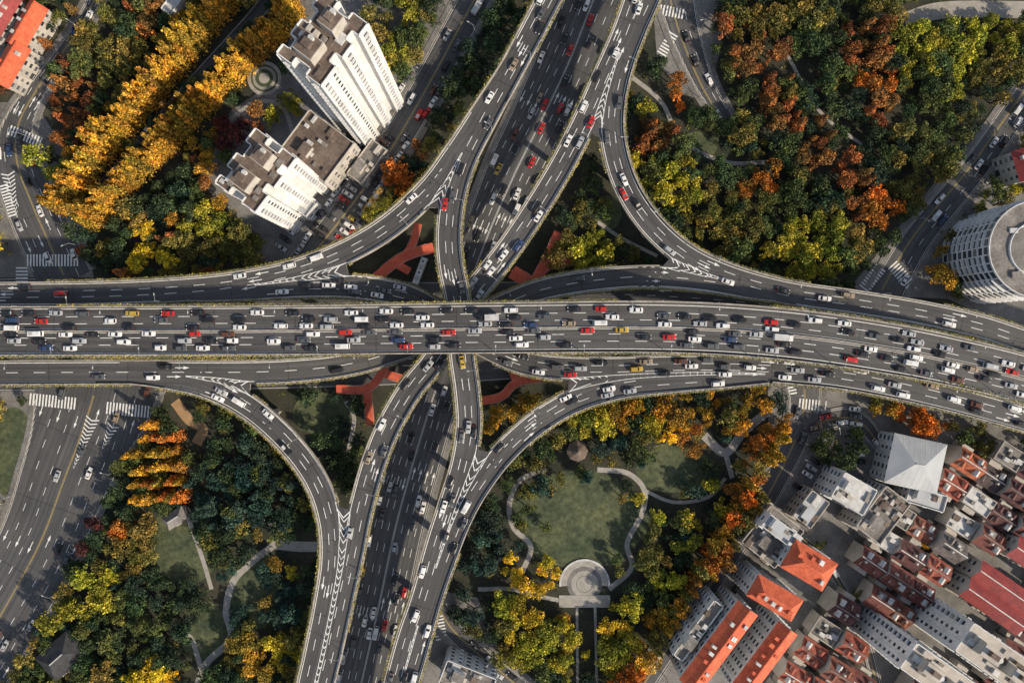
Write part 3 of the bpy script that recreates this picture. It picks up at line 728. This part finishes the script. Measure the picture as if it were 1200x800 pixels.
PAL={'dg':('camphor_tree',[(.036,.060,.028),(.048,.074,.032),(.028,.050,.030)]),
'green':('camphor_tree',[(.072,.10,.032),(.095,.118,.036),(.050,.080,.030)]),
'teal':('camphor_tree',[(.026,.060,.048),(.036,.074,.056),(.028,.050,.040)]),
'olive':('plane_tree',[(.17,.15,.034),(.13,.125,.032),(.21,.165,.04)]),
'yg':('ginkgo_tree',[(.34,.31,.03),(.27,.26,.03),(.20,.21,.028)]),
'yellow':('ginkgo_tree',[(.66,.45,.03),(.56,.41,.03),(.42,.34,.032)]),
'gold':('ginkgo_tree',[(.50,.275,.028),(.41,.23,.028),(.31,.20,.03)]),
'orange':('maple_tree',[(.52,.16,.024),(.43,.145,.024),(.34,.15,.028)]),
'rust':('maple_tree',[(.27,.098,.032),(.21,.075,.028),(.29,.125,.037),(.18,.105,.034)]),
'maroon':('maple_tree',[(.085,.024,.021),(.10,.03,.025)]),
'brown':('dawn_redwood_tree',[(.45,.245,.03),(.37,.195,.028),(.50,.29,.032),(.31,.19,.03)]),}
BL=[(80,110,40,'rust'),(130,60,45,'olive'),(110,25,30,'olive'),(170,20,30,'rust'),(150,110,30,'rust'),(60,60,25,'rust'),(250,110,40,'dg'),(190,220,45,'dg'),(270,145,20,'maroon'),(300,135,16,'rust'),(335,125,30,'yg'),(338,140,22,'yg'),(180,292,36,'yellow'),(242,262,30,'yg'),(215,300,24,'olive'),(60,205,28,'yg'),(5,285,24,'yg'),(10,120,25,'rust'),(120,285,34,'dg'),(280,290,34,'olive'),(150,200,35,'olive'),
(475,205,22,'orange'),(485,185,14,'rust'),(448,246,20,'yg'),(580,20,60,'dg'),(520,110,40,'dg'),(480,15,24,'yg'),(450,60,22,'yg'),(500,40,20,'green'),(545,110,20,'green'),
(835,30,30,'rust'),(770,155,28,'rust'),(750,120,26,'yg'),(795,110,18,'orange'),(885,70,28,'rust'),(905,110,26,'rust'),(945,155,28,'rust'),(975,190,24,'rust'),(1005,225,26,'rust'),(1030,245,22,'orange'),(1005,55,34,'rust'),(1025,90,26,'orange'),(1040,125,24,'rust'),(895,212,22,'orange'),(865,185,20,'green'),(950,60,34,'green'),(990,130,30,'dg'),(1100,60,50,'yg'),(1160,30,36,'yg'),(1165,85,30,'olive'),(1090,140,44,'green'),(1080,210,34,'olive'),(820,140,34,'green'),(780,215,36,'yg'),(850,260,44,'olive'),(950,290,44,'yg'),(910,20,30,'olive'),(1190,10,26,'yellow'),(1030,200,24,'dg'),(930,240,30,'green'),(690,290,26,'yg'),(705,200,30,'dg'),(745,260,20,'dg'),(740,205,16,'yg'),
(1100,310,26,'gold'),(1098,340,22,'orange'),(1150,225,34,'yg'),(1120,270,28,'olive'),(1185,140,26,'gold'),
(95,625,20,'maroon'),(140,648,30,'olive'),(115,690,34,'yg'),(55,705,32,'yg'),(20,730,28,'green'),(355,665,22,'yellow'),(330,655,14,'gold'),(300,765,30,'gold'),(325,760,20,'yellow'),(175,795,24,'yellow'),(232,655,16,'yellow'),(285,560,45,'teal'),(245,595,25,'teal'),(310,700,40,'teal'),(200,700,35,'dg'),(170,640,24,'olive'),(130,580,28,'dg'),(240,520,30,'dg'),(150,720,30,'green'),(100,770,30,'green'),(220,735,20,'dg'),(105,487,20,'green'),(360,500,50,'dg'),(145,620,15,'orange'),
(620,690,40,'yellow'),(600,720,28,'yg'),(650,755,40,'yg'),(610,770,30,'yg'),(718,765,28,'yg'),(742,720,28,'yellow'),(700,720,18,'olive'),(795,690,30,'yg'),(765,592,24,'yg'),(862,572,26,'orange'),(893,545,28,'orange'),(915,500,28,'orange'),(880,478,28,'gold'),(845,590,28,'yg'),(825,640,30,'yg'),(775,745,34,'gold'),(750,780,28,'orange'),(742,490,28,'gold'),(765,500,22,'yellow'),(800,482,28,'gold'),(815,505,20,'orange'),(690,500,30,'yg'),(615,490,28,'gold'),(650,460,20,'orange'),(560,640,40,'teal'),(585,600,24,'dg'),(650,520,24,'green'),(875,610,28,'gold'),(835,665,28,'gold'),(800,715,26,'orange'),(720,520,20,'teal'),(840,480,28,'gold'),(770,560,14,'green'),(590,470,20,'gold'),(745,640,22,'green'),(770,660,20,'olive'),(570,700,24,'green'),
(1025,478,26,'gold'),(1085,492,30,'orange'),(982,520,26,'green'),(940,470,18,'gold')]
count=0
def add_tree(u,v,pal,kinds=('round','round','spread'),sc=None,zoff=6,force=False,hs=1.0):
    global count
    x,y,_=P(u,v,zoff)
    iy,ix=int(round(y))+230,int(round(x))+320
    if not force and 0<=iy<460 and 0<=ix<640 and mask[iy,ix]: return False
    nm,cols=PAL[pal]; c=np.array(random.choice(cols))*random.uniform(.72,1.28)*np.array([random.uniform(.87,1.13),1,1])
    kd=random.choice(kinds); s=sc or random.choice((random.uniform(.55,.85),random.uniform(.8,1.15),random.uniform(.95,1.35)))
    put(random.choice(TM[kd]),nm,None,(x,y,0),(0,0,random.random()*6.28),(s*random.uniform(.9,1.1),s*random.uniform(.9,1.1),s*hs*random.uniform(.85,1.3)),tuple(c)); count+=1
    return (x,y)
def pick(u,v,default):
    best=None
    if random.random()<.16: return random.choice(default)
    for bu,bv,br,bp in BL:
        d=math.hypot(u-bu,v-bv)/br*random.uniform(.7,1.25)
        if d<1.0 and (best is None or d<best[0]): best=(d,bp)
    if best: return best[1]
    return random.choice(default)
REG=[([(-60,-60),(110,-60),(380,-60),(345,40),(340,100),(350,130),(300,150),(255,195),(250,215),(270,250),(320,290),(310,318),(100,325),(60,240),(40,190),(70,120),(10,110),(40,60)],['olive','dg','green','rust','gold','green']),
([(-60,90),(10,90),(20,140),(-60,150)],['rust','olive']),([(-60,245),(12,245),(26,300),(-60,300)],['yg','green']),
([(560,-60),(660,-60),(640,0),(600,60),(560,120),(520,175),(480,225),(440,270),(425,262),(450,215),(490,165),(520,110),(560,30)],['dg','dg','green','olive']),
([(425,-40),(540,-40),(505,40),(470,100),(450,60),(430,20)],['dg','olive','green']),
([(735,90),(765,60),(800,100),(830,130),(835,40),(860,-60),(1300,-60),(1250,20),(1185,100),(1120,190),(1060,265),(1000,340),(900,335),(830,305),(770,255),(735,190)],['dg','green','green','olive','dg']),
([(690,150),(705,160),(720,230),(760,285),(800,314),(700,312),(650,312),(645,290),(670,230)],['dg','green','olive']),
([(1230,110),(1165,200),(1100,285),(1085,325),(1135,352),(1160,345),(1150,290),(1160,250),(1200,230),(1260,230)],['olive','green','gold']),
([(150,470),(285,480),(340,545),(375,600),(378,650),(372,700),(350,790),(335,880),(-80,880),(-60,770),(20,705),(70,650),(110,600),(150,530)],['dg','dg','green','teal','olive']),
([(80,470),(120,470),(125,505),(85,505)],['green','dg']),
([(285,455),(430,455),(430,500),(405,600),(390,590),(345,500)],['dg','green','dg']),
([(585,560),(620,515),(680,480),(760,462),(900,456),(930,470),(932,510),(890,580),(840,655),(790,730),(720,840),(590,840),(560,765),(530,720),(545,650),(560,600)],['dg','green','olive','teal']),
([(565,480),(600,470),(620,468),(640,455),(690,450),(620,490),(575,535),(555,560)],['dg','gold','green']),
([(1012,468),(1130,490),(1110,510),(1020,492)],['gold','olive','orange']),([(955,495),(1005,500),(1008,545),(960,548)],['green']),
([(1200,480),(1300,500),(1300,560),(1150,530),(1120,505)],['olive','green','gold']),
([(395,575),(405,560),(420,560),(400,640)],['dg']),
([(-60,470),(10,470),(10,600),(-60,640)],['green','olive']),
]
placed=[]
def row(u0,v0,u1,v1,sp,pal,kinds,sc,jit=2,force=False,hs=1.0,lock=0):
    n=int(math.hypot(u1-u0,v1-v0)/sp)
    for i in range(n+1):
        f=i/n; q=add_tree(u0+(u1-u0)*f+random.uniform(-jit,jit),v0+(v1-v0)*f+random.uniform(-jit,jit),pal if isinstance(pal,str) else random.choice(pal),kinds,sc*random.uniform(.85,1.15),force=force,hs=hs)
        if q and lock: placed.append((q[0],q[1],lock))
for o in (-5.5,5.5):
    ou,ov=o*.76,o*.65
    row(70+ou,240+ov,272+ou,-8+ov,7.5,['brown','brown','brown','gold'],('cone',),1.2,1.2,True,1.3,4.8)
    row(104+ou,258+ov,348+ou,10+ov,7.5,['brown','brown','brown','gold'],('cone',),1.2,1.2,True,1.3,4.8)
for i in range(6): row(148+i*3,500+i*17,200+i*3,494+i*17,9,['orange','gold','orange'],('cone',),1.1,2,False,1,2.6)
for o in (-6,6):
    row(925+o,505+o*.6,748+o,795+o*.6,11,['gold','orange','olive','gold','orange'],('cone','tall'),1.25,3,False,1.1,2.8)
for x,y,l in placed: block_disc(x,y,l)
row(560,20,500,130,14,['dg','green'],('round',),.9); row(130,320,300,322,14,['dg','olive'],('round',),.7)
row(664,715,664,800,10,['yg','olive','gold'],('round',),.8,3); row(711,715,713,800,10,['yg','olive','gold'],('round',),.8,3)
for poly,dft in REG:
    us=[p[0] for p in poly];vs=[p[1] for p in poly]; sp=14.5
    v=min(vs)
    while v<max(vs):
        u=min(us)
        while u<max(us):
            a,b=u+random.uniform(-7,7),v+random.uniform(-7,7)
            if inpoly(a,b,poly):
                pl=pick(a,b,dft); kd={'rust':('round','tall','cone'),'brown':('cone','tall'),'teal':('spread','cone','round'),'dg':('round','spread','round')}.get(pl,('round','round','spread'))
                add_tree(a,b,pl,kd)
            u+=sp
        v+=sp
for u,v in [(640,620),(645,575),(730,585),(1045,625),(1010,700),(965,640),(1090,640),(900,590),(1135,480),(250,250),(455,120),(20,470),(985,760),(1120,500)]: add_tree(u,v,random.choice(['green','olive','gold']),sc=.7,force=(600<u<760))
sh=Acc()
for _ in range(2000):
    u,v=random.uniform(-40,1240),random.uniform(-40,840); x,y,_z=P(u,v)
    iy,ix=int(round(y))+230,int(round(x))+320
    if not(0<=iy<460 and 0<=ix<640) or mask[iy,ix]: continue
    if not any(inpoly(u,v,p) for p,_d in REG): continue
    t=random.random()
    for q in range(14): leafquad(sh,(x+random.gauss(0,.7),y+random.gauss(0,.7),random.uniform(.2,1.2)),.6,'hedge',t*.5)
sh.obj('shrubs')
# ------------------------------------------------------------ vehicles
def car_mesh(kind):
    a=Acc()
    if kind in('sedan','suv','hatch'):
        Lh={'sedan':2.35,'suv':2.4,'hatch':2.05}[kind]; ht={'sedan':1.46,'suv':1.72,'hatch':1.52}[kind]; f=Lh/2.35
        st=[(-2.35,.66,.55,.78),(-2.25,.82,.38,.92),(-1.7,.90,.30,1.0),(-.7,.92,.28,1.0),(.5,.92,.28,.98),(1.15,.90,.28,.93),(1.8,.87,.30,.82),(2.2,.80,.36,.70),(2.35,.62,.46,.60)]
        rings=[]
        for x,h,z0,z1 in st:
            if kind!='sedan': z1+=.12 if x<1.2 else .14
            x*=f; rings.append([(x,-h*.9,z0),(x,-h,(z0+z1)/2),(x,-h*.93,z1-.06),(x,-h*.8,z1),(x,h*.8,z1),(x,h*.93,z1-.06),(x,h,(z0+z1)/2),(x,h*.9,z0)])
        vs=[p for r in rings for p in r]; fs=[]
        for i in range(len(rings)-1):
            for j in range(8): fs.append((i*8+j,i*8+(j+1)%8,(i+1)*8+(j+1)%8,(i+1)*8+j))
        fs.append(tuple(range(8))); fs.append(tuple(range(len(vs)-1,len(vs)-9,-1)))
        a.solid(vs,fs,'cpaint')
        zb=.96 if kind=='sedan' else 1.06
        xb={'sedan':(-1.75,1.05),'suv':(-2.2,1.05),'hatch':(-1.95,.95)}[kind]; xt={'sedan':(-1.0,.30),'suv':(-1.85,.35),'hatch':(-1.45,.25)}[kind]
        lo=[(xb[0],-.78,zb),(xb[1],-.78,zb-.03),(xb[1],.78,zb-.03),(xb[0],.78,zb)]; hi=[(xt[0],-.60,ht-.05),(xt[1],-.60,ht-.05),(xt[1],.60,ht-.05),(xt[0],.60,ht-.05)]
        a.solid(lo+hi,[(0,1,5,4),(1,2,6,5),(2,3,7,6),(3,0,4,7)],'cglass')
        e=.05; r0=[(xt[0]-e,-.64,ht-.06),(xt[1]+e,-.64,ht-.06),(xt[1]+e,.64,ht-.06),(xt[0]-e,.64,ht-.06)]; r1=[(xt[0]+.1,-.52,ht),(xt[1]-.1,-.52,ht),(xt[1]-.1,.52,ht),(xt[0]+.1,.52,ht)]
        a.solid(r0+r1,[(4,5,6,7),(0,1,5,4),(1,2,6,5),(2,3,7,6),(3,0,4,7)],'cpaint')
        for s in (-1,1):
            for xq,xr in ((xb[0],xt[0]),(xb[1],xt[1]),((xb[0]+xb[1])/2,(xt[0]+xt[1])/2)):
                a.cyl((xq,s*.79,zb),(xr,s*.62,ht-.05),.05,.05,'cpaint',4)
            a.box((.85,s*1.0,zb+.02),(.2,.2,.14),'cpaint')
            a.box((2.2*f,s*.6,.66),(.25,.34,.14),'lampw'); a.box((-2.3*f,s*.62,.85),(.14,.3,.14),'lampr')
            for x in (-1.4*f,1.45*f): a.cyl((x,s*.72,.33),(x,s*.93,.33),.33,.33,'tyre',12)
    else:
        Lb,Wb,hb={'bus':(11.5,2.5,3.1),'van':(5.2,1.9,2.1),'truck':(7.5,2.3,3.0)}[kind]
        def rbox(x0,x1,w,z0,z1,k,ch=.18,slope=0):
            pts=[]
            for z,i in ((z0,0),(z1-ch,0),(z1,ch)):
                sl=slope*(z-z0)/(z1-z0)
                pts.append([(x0+i,-w/2+i,z),(x1-i-sl,-w/2+i,z),(x1-i-sl,w/2-i,z),(x0+i,w/2-i,z)])
            vs=[p for r in pts for p in r]
            a.solid(vs,[(0,1,5,4),(1,2,6,5),(2,3,7,6),(3,0,4,7),(4,5,9,8),(5,6,10,9),(6,7,11,10),(7,4,8,11),(8,9,10,11),(3,2,1,0)],k)
        if kind=='truck':
            rbox(-Lb/2,Lb/2-2.3,Wb,.9,hb,'unit',.04); rbox(Lb/2-2.0,Lb/2,Wb*.92,.5,2.3,'cpaint',.2,.35)
            a.box((Lb/2-.22,0,1.75),(.1,1.8,.7),'cglass'); a.box((0,0,.7),(Lb-.6,1.0,.3),'dark')
            for s in (-1,1): a.box((Lb/2-1.1,s*Wb*.465,1.7),(.9,.04,.6),'cglass')
        else:
            rbox(-Lb/2,Lb/2,Wb,.35,hb,'cpaint',.2,.45 if kind=='van' else .1)
            for s in (-1,1): a.box((-.1,s*(Wb/2+.005),hb*.66),(Lb*.84,.03,hb*.26),'cglass')
            a.box((Lb/2-.08-(.22 if kind=='van' else 0),0,hb*.66),(.3,Wb*.86,hb*.3),'cglass'); a.box((-Lb/2,0,hb*.68),(.04,Wb*.8,hb*.22),'cglass')
            if kind=='bus':
                for x in (-3,1.5): a.box((x,0,hb+.14),(2.0,1.5,.28),'unit')
                for x in (-.8,4): a.box((x,0,hb+.05),(.7,.7,.1),'dark')
            else: a.box((-1.2,0,hb+.03),(1.6,1.2,.05),'unit')
        for s in (-1,1):
            a.box((Lb/2-.02,s*Wb*.36,.75),(.06,.35,.2),'lampw'); a.box((-Lb/2+.0,s*Wb*.4,.95),(.06,.2,.35),'lampr'); a.box((Lb/2-.5,s*(Wb/2+.18),hb*.6),(.12,.25,.35),'dark')
            for x in (-Lb*.3,Lb*.32): a.cyl((x,s*(Wb/2-.25),.42),(x,s*(Wb/2+.02),.42),.42,.42,'tyre',12)
    return a.mesh(kind)
CM={k:car_mesh(k) for k in('sedan','suv','hatch','bus','van','truck')}
LEN={'sedan':4.8,'suv':4.9,'hatch':4.2,'bus':11.5,'van':5.3,'truck':7.6}
CC=[((.78,.78,.76),28),((.42,.43,.44),15),((.02,.02,.022),26),((.10,.105,.11),14),((.52,.025,.02),7),((.5,.34,.05),1.5),((.03,.06,.15),2.5),((.32,.25,.17),3.5),((.13,.05,.03),3)]
KW=[52,25,13,4,.3,.5]; KN=['sedan','suv','hatch','van','bus','truck']
def add_car(p,yaw,pitch,kind=None):
    kind=kind or random.choices(KN,KW)[0]
    col=random.choices([c[0] for c in CC],[c[1] for c in CC])[0]
    if kind=='bus': col=random.choice([(.75,.75,.72),(.7,.7,.68),(.45,.28,.06)])
    if kind in('van','truck') and random.random()<.7: col=(.75,.75,.73)
    nm={'sedan':'car','suv':'suv_car','hatch':'hatchback_car','bus':'bus','van':'van','truck':'box_truck'}[kind]
    s=1.06 if kind in('sedan','suv','hatch') else 1
    put(CM[kind],nm,None,p,(0,-pitch,yaw),(s,s,s),col)
def fill(r,lanes_dir,gap,hwm=None,skipfn=None,zadd=.0):
    n=len(lanes_dir)
    for j,dr in enumerate(lanes_dir):
        l=random.uniform(2,gap+4)
        while l<r.L[-1]-4:
            hw=(hwm if hwm else np.interp(l,r.L,r.hw)-.7); lw=2*hw/n
            o=-hw+lw*(j+.5)+random.uniform(-.3,.3)
            kd=random.choices(KN,KW)[0]
            ln=LEN[kd]; l+=ln/2; p=r.at(l,o); q=r.at(l+2,o)
            ok=-330<p[0]<330 and -200<p[1]<200
            if ok and skipfn and skipfn(p): ok=False
            if ok:
                yaw=math.atan2(q[1]-p[1],q[0]-p[0]); pit=math.atan2(q[2]-p[2],2.0)
                if dr<0: yaw+=math.pi; pit=-pit
                add_car((p[0],p[1],p[2]+zadd),yaw+random.gauss(0,.012),pit,kd)
            l+=ln/2+2.6+random.expovariate(1/gap)
def skp(r):
    def f(p): return any(q.inside(p[:2],p[2],1.0) for q in r.parents)
    return f
fill(rE,[1,1,1,-1,-1,-1],8.2,rE.hw.min()-.9)
fill(rA,[1,1,1],28,rA.hw.min()-.7); fill(rB,[-1,-1,-1],28,rB.hw.min()-.7)
fill(rAL,[1,1,1],48,skipfn=skp(rAL)); fill(rC,[1,1,1],45,skipfn=skp(rC)); fill(rD,[1,1,1],13,skipfn=skp(rD)); fill(rF,[1,1],45,skipfn=skp(rF))
fill(rGL,[1,1,1],70,skipfn=skp(rGL)); fill(rEL,[1,1,1],26,skipfn=skp(rEL))
def sk_st(r):
    def f(p): return in_other(r,p[:2],-1)
    return f
for r in SR:
    if r.name=='ew': continue
    n=r.lanes; ld=[1]*(n//2)+[-1]*(n-n//2)
    fill(r,ld,r.gap,None,None if r.name=='ns' else sk_st(r),.0)
def parked(u0,v0,u1,v1,du,dv,sp=8):
    n=int(math.hypot(u1-u0,v1-v0)/sp); yaw=math.atan2(-dv,du)
    for i in range(n+1):
        if random.random()<.15: continue
        f=i/max(n,1); x,y,_=P(u0+(u1-u0)*f,v0+(v1-v0)*f)
        add_car((x,y,.18),yaw+random.gauss(0,.03)+random.choice((0,math.pi)),0,random.choice(['sedan','suv','hatch']))
parked(524,95,395,300,.58,-.81,15); parked(478,92,352,292,.58,-.81,15)
parked(455,160,375,275,.82,.57,8); parked(430,235,400,280,.82,.57,8); parked(350,250,330,290,.82,.57,9)
parked(1000,470,1006,540,1,.1,8); parked(1215,180,1150,250,.6,-.8,16); parked(880,660,812,765,.55,-.83,16); parked(955,540,925,585,.8,.5,9)
x,y,_=P(440,235); add_car((x,y,.2),math.atan2(.81,.58),0,'bus')
x,y,_=P(493,318); add_car((x,y,.2),math.atan2(.81,.3),0,'bus')
lm=Acc(); lm.cyl((0,0,-.5),(0,0,9),.14,.08,'steel',6); lm.cyl((0,0,8.9),(0,2.2,9.5),.06,.05,'steel',5); lm.box((0,2.5,9.5),(.35,.9,.14),'unit')
lme=lm.mesh('street_lamp')
for r in ELEV:
    for s in (1,-1):
        l=15 if s>0 else 30
        while l<r.L[-1]:
            i=min(int(np.searchsorted(r.L,l)),len(r.L)-1)
            if r.keep[s][i] and (s>0 or r.name=='EW'):
                p=r.pt(i,s*(r.hw[i]+.2),1.0); an=math.atan2(-s*r.nw[i,1],-s*r.nw[i,0])-math.pi/2
                put(lme,'street_lamp',None,p,(0,0,an),(1,1,.75))
            l+=32
for r in SR:
    if r.name in('ew','avenue','ns','se2'): continue
    l=10; s=1
    while l<r.L[-1]:
        i=min(int(np.searchsorted(r.L,l)),len(r.L)-1); s=-s
        p=r.pt(i,s*(r.hw[i]+.8))
        if not in_other(r,p[:2]): put(lme,'street_lamp',None,(p[0],p[1],.1),(0,0,math.atan2(-s*r.nw[i,1],-s*r.nw[i,0])-math.pi/2))
        l+=26
# ------------------------------------------------------------ camera, light
cam=bpy.data.cameras.new('camera'); co=bpy.data.objects.new('camera',cam); COL.objects.link(co); scene.camera=co
co.location=(0,0,H); co.rotation_euler=(0,0,0); cam.sensor_width=36; cam.lens=36*H/(1200*S); cam.clip_end=8000; cam.clip_start=1
to_sun=Vector((.78,-.58,0)).normalized(); el=math.radians(33)
d=Vector((to_sun.x*math.cos(el),to_sun.y*math.cos(el),math.sin(el)))
sun=bpy.data.lights.new('sun','SUN'); sun.energy=5.0; sun.angle=math.radians(1.5); sun.color=(1,.86,.68)
so=bpy.data.objects.new('sun',sun); COL.objects.link(so); so.rotation_euler=d.to_track_quat('Z','Y').to_euler(); so.location=(0,0,300)
wd=bpy.data.worlds.new('World'); scene.world=wd; wd.use_nodes=True; t=wd.node_tree; bg=t.nodes['Background']
sky=t.nodes.new('ShaderNodeTexSky'); sky.sky_type='NISHITA'; sky.sun_disc=False; sky.sun_elevation=el; sky.sun_rotation=math.atan2(to_sun.x,to_sun.y)
hs=t.nodes.new('ShaderNodeHueSaturation'); hs.inputs['Saturation'].default_value=.65
t.links.new(sky.outputs[0],hs.inputs['Color']); t.links.new(hs.outputs[0],bg.inputs[0]); bg.inputs[1].default_value=.15
scene.view_settings.view_transform='Standard'; scene.view_settings.look='None'; scene.view_settings.exposure=0
print('TREES',count,'HOUSES',nh,'OBJ',len(bpy.data.objects))
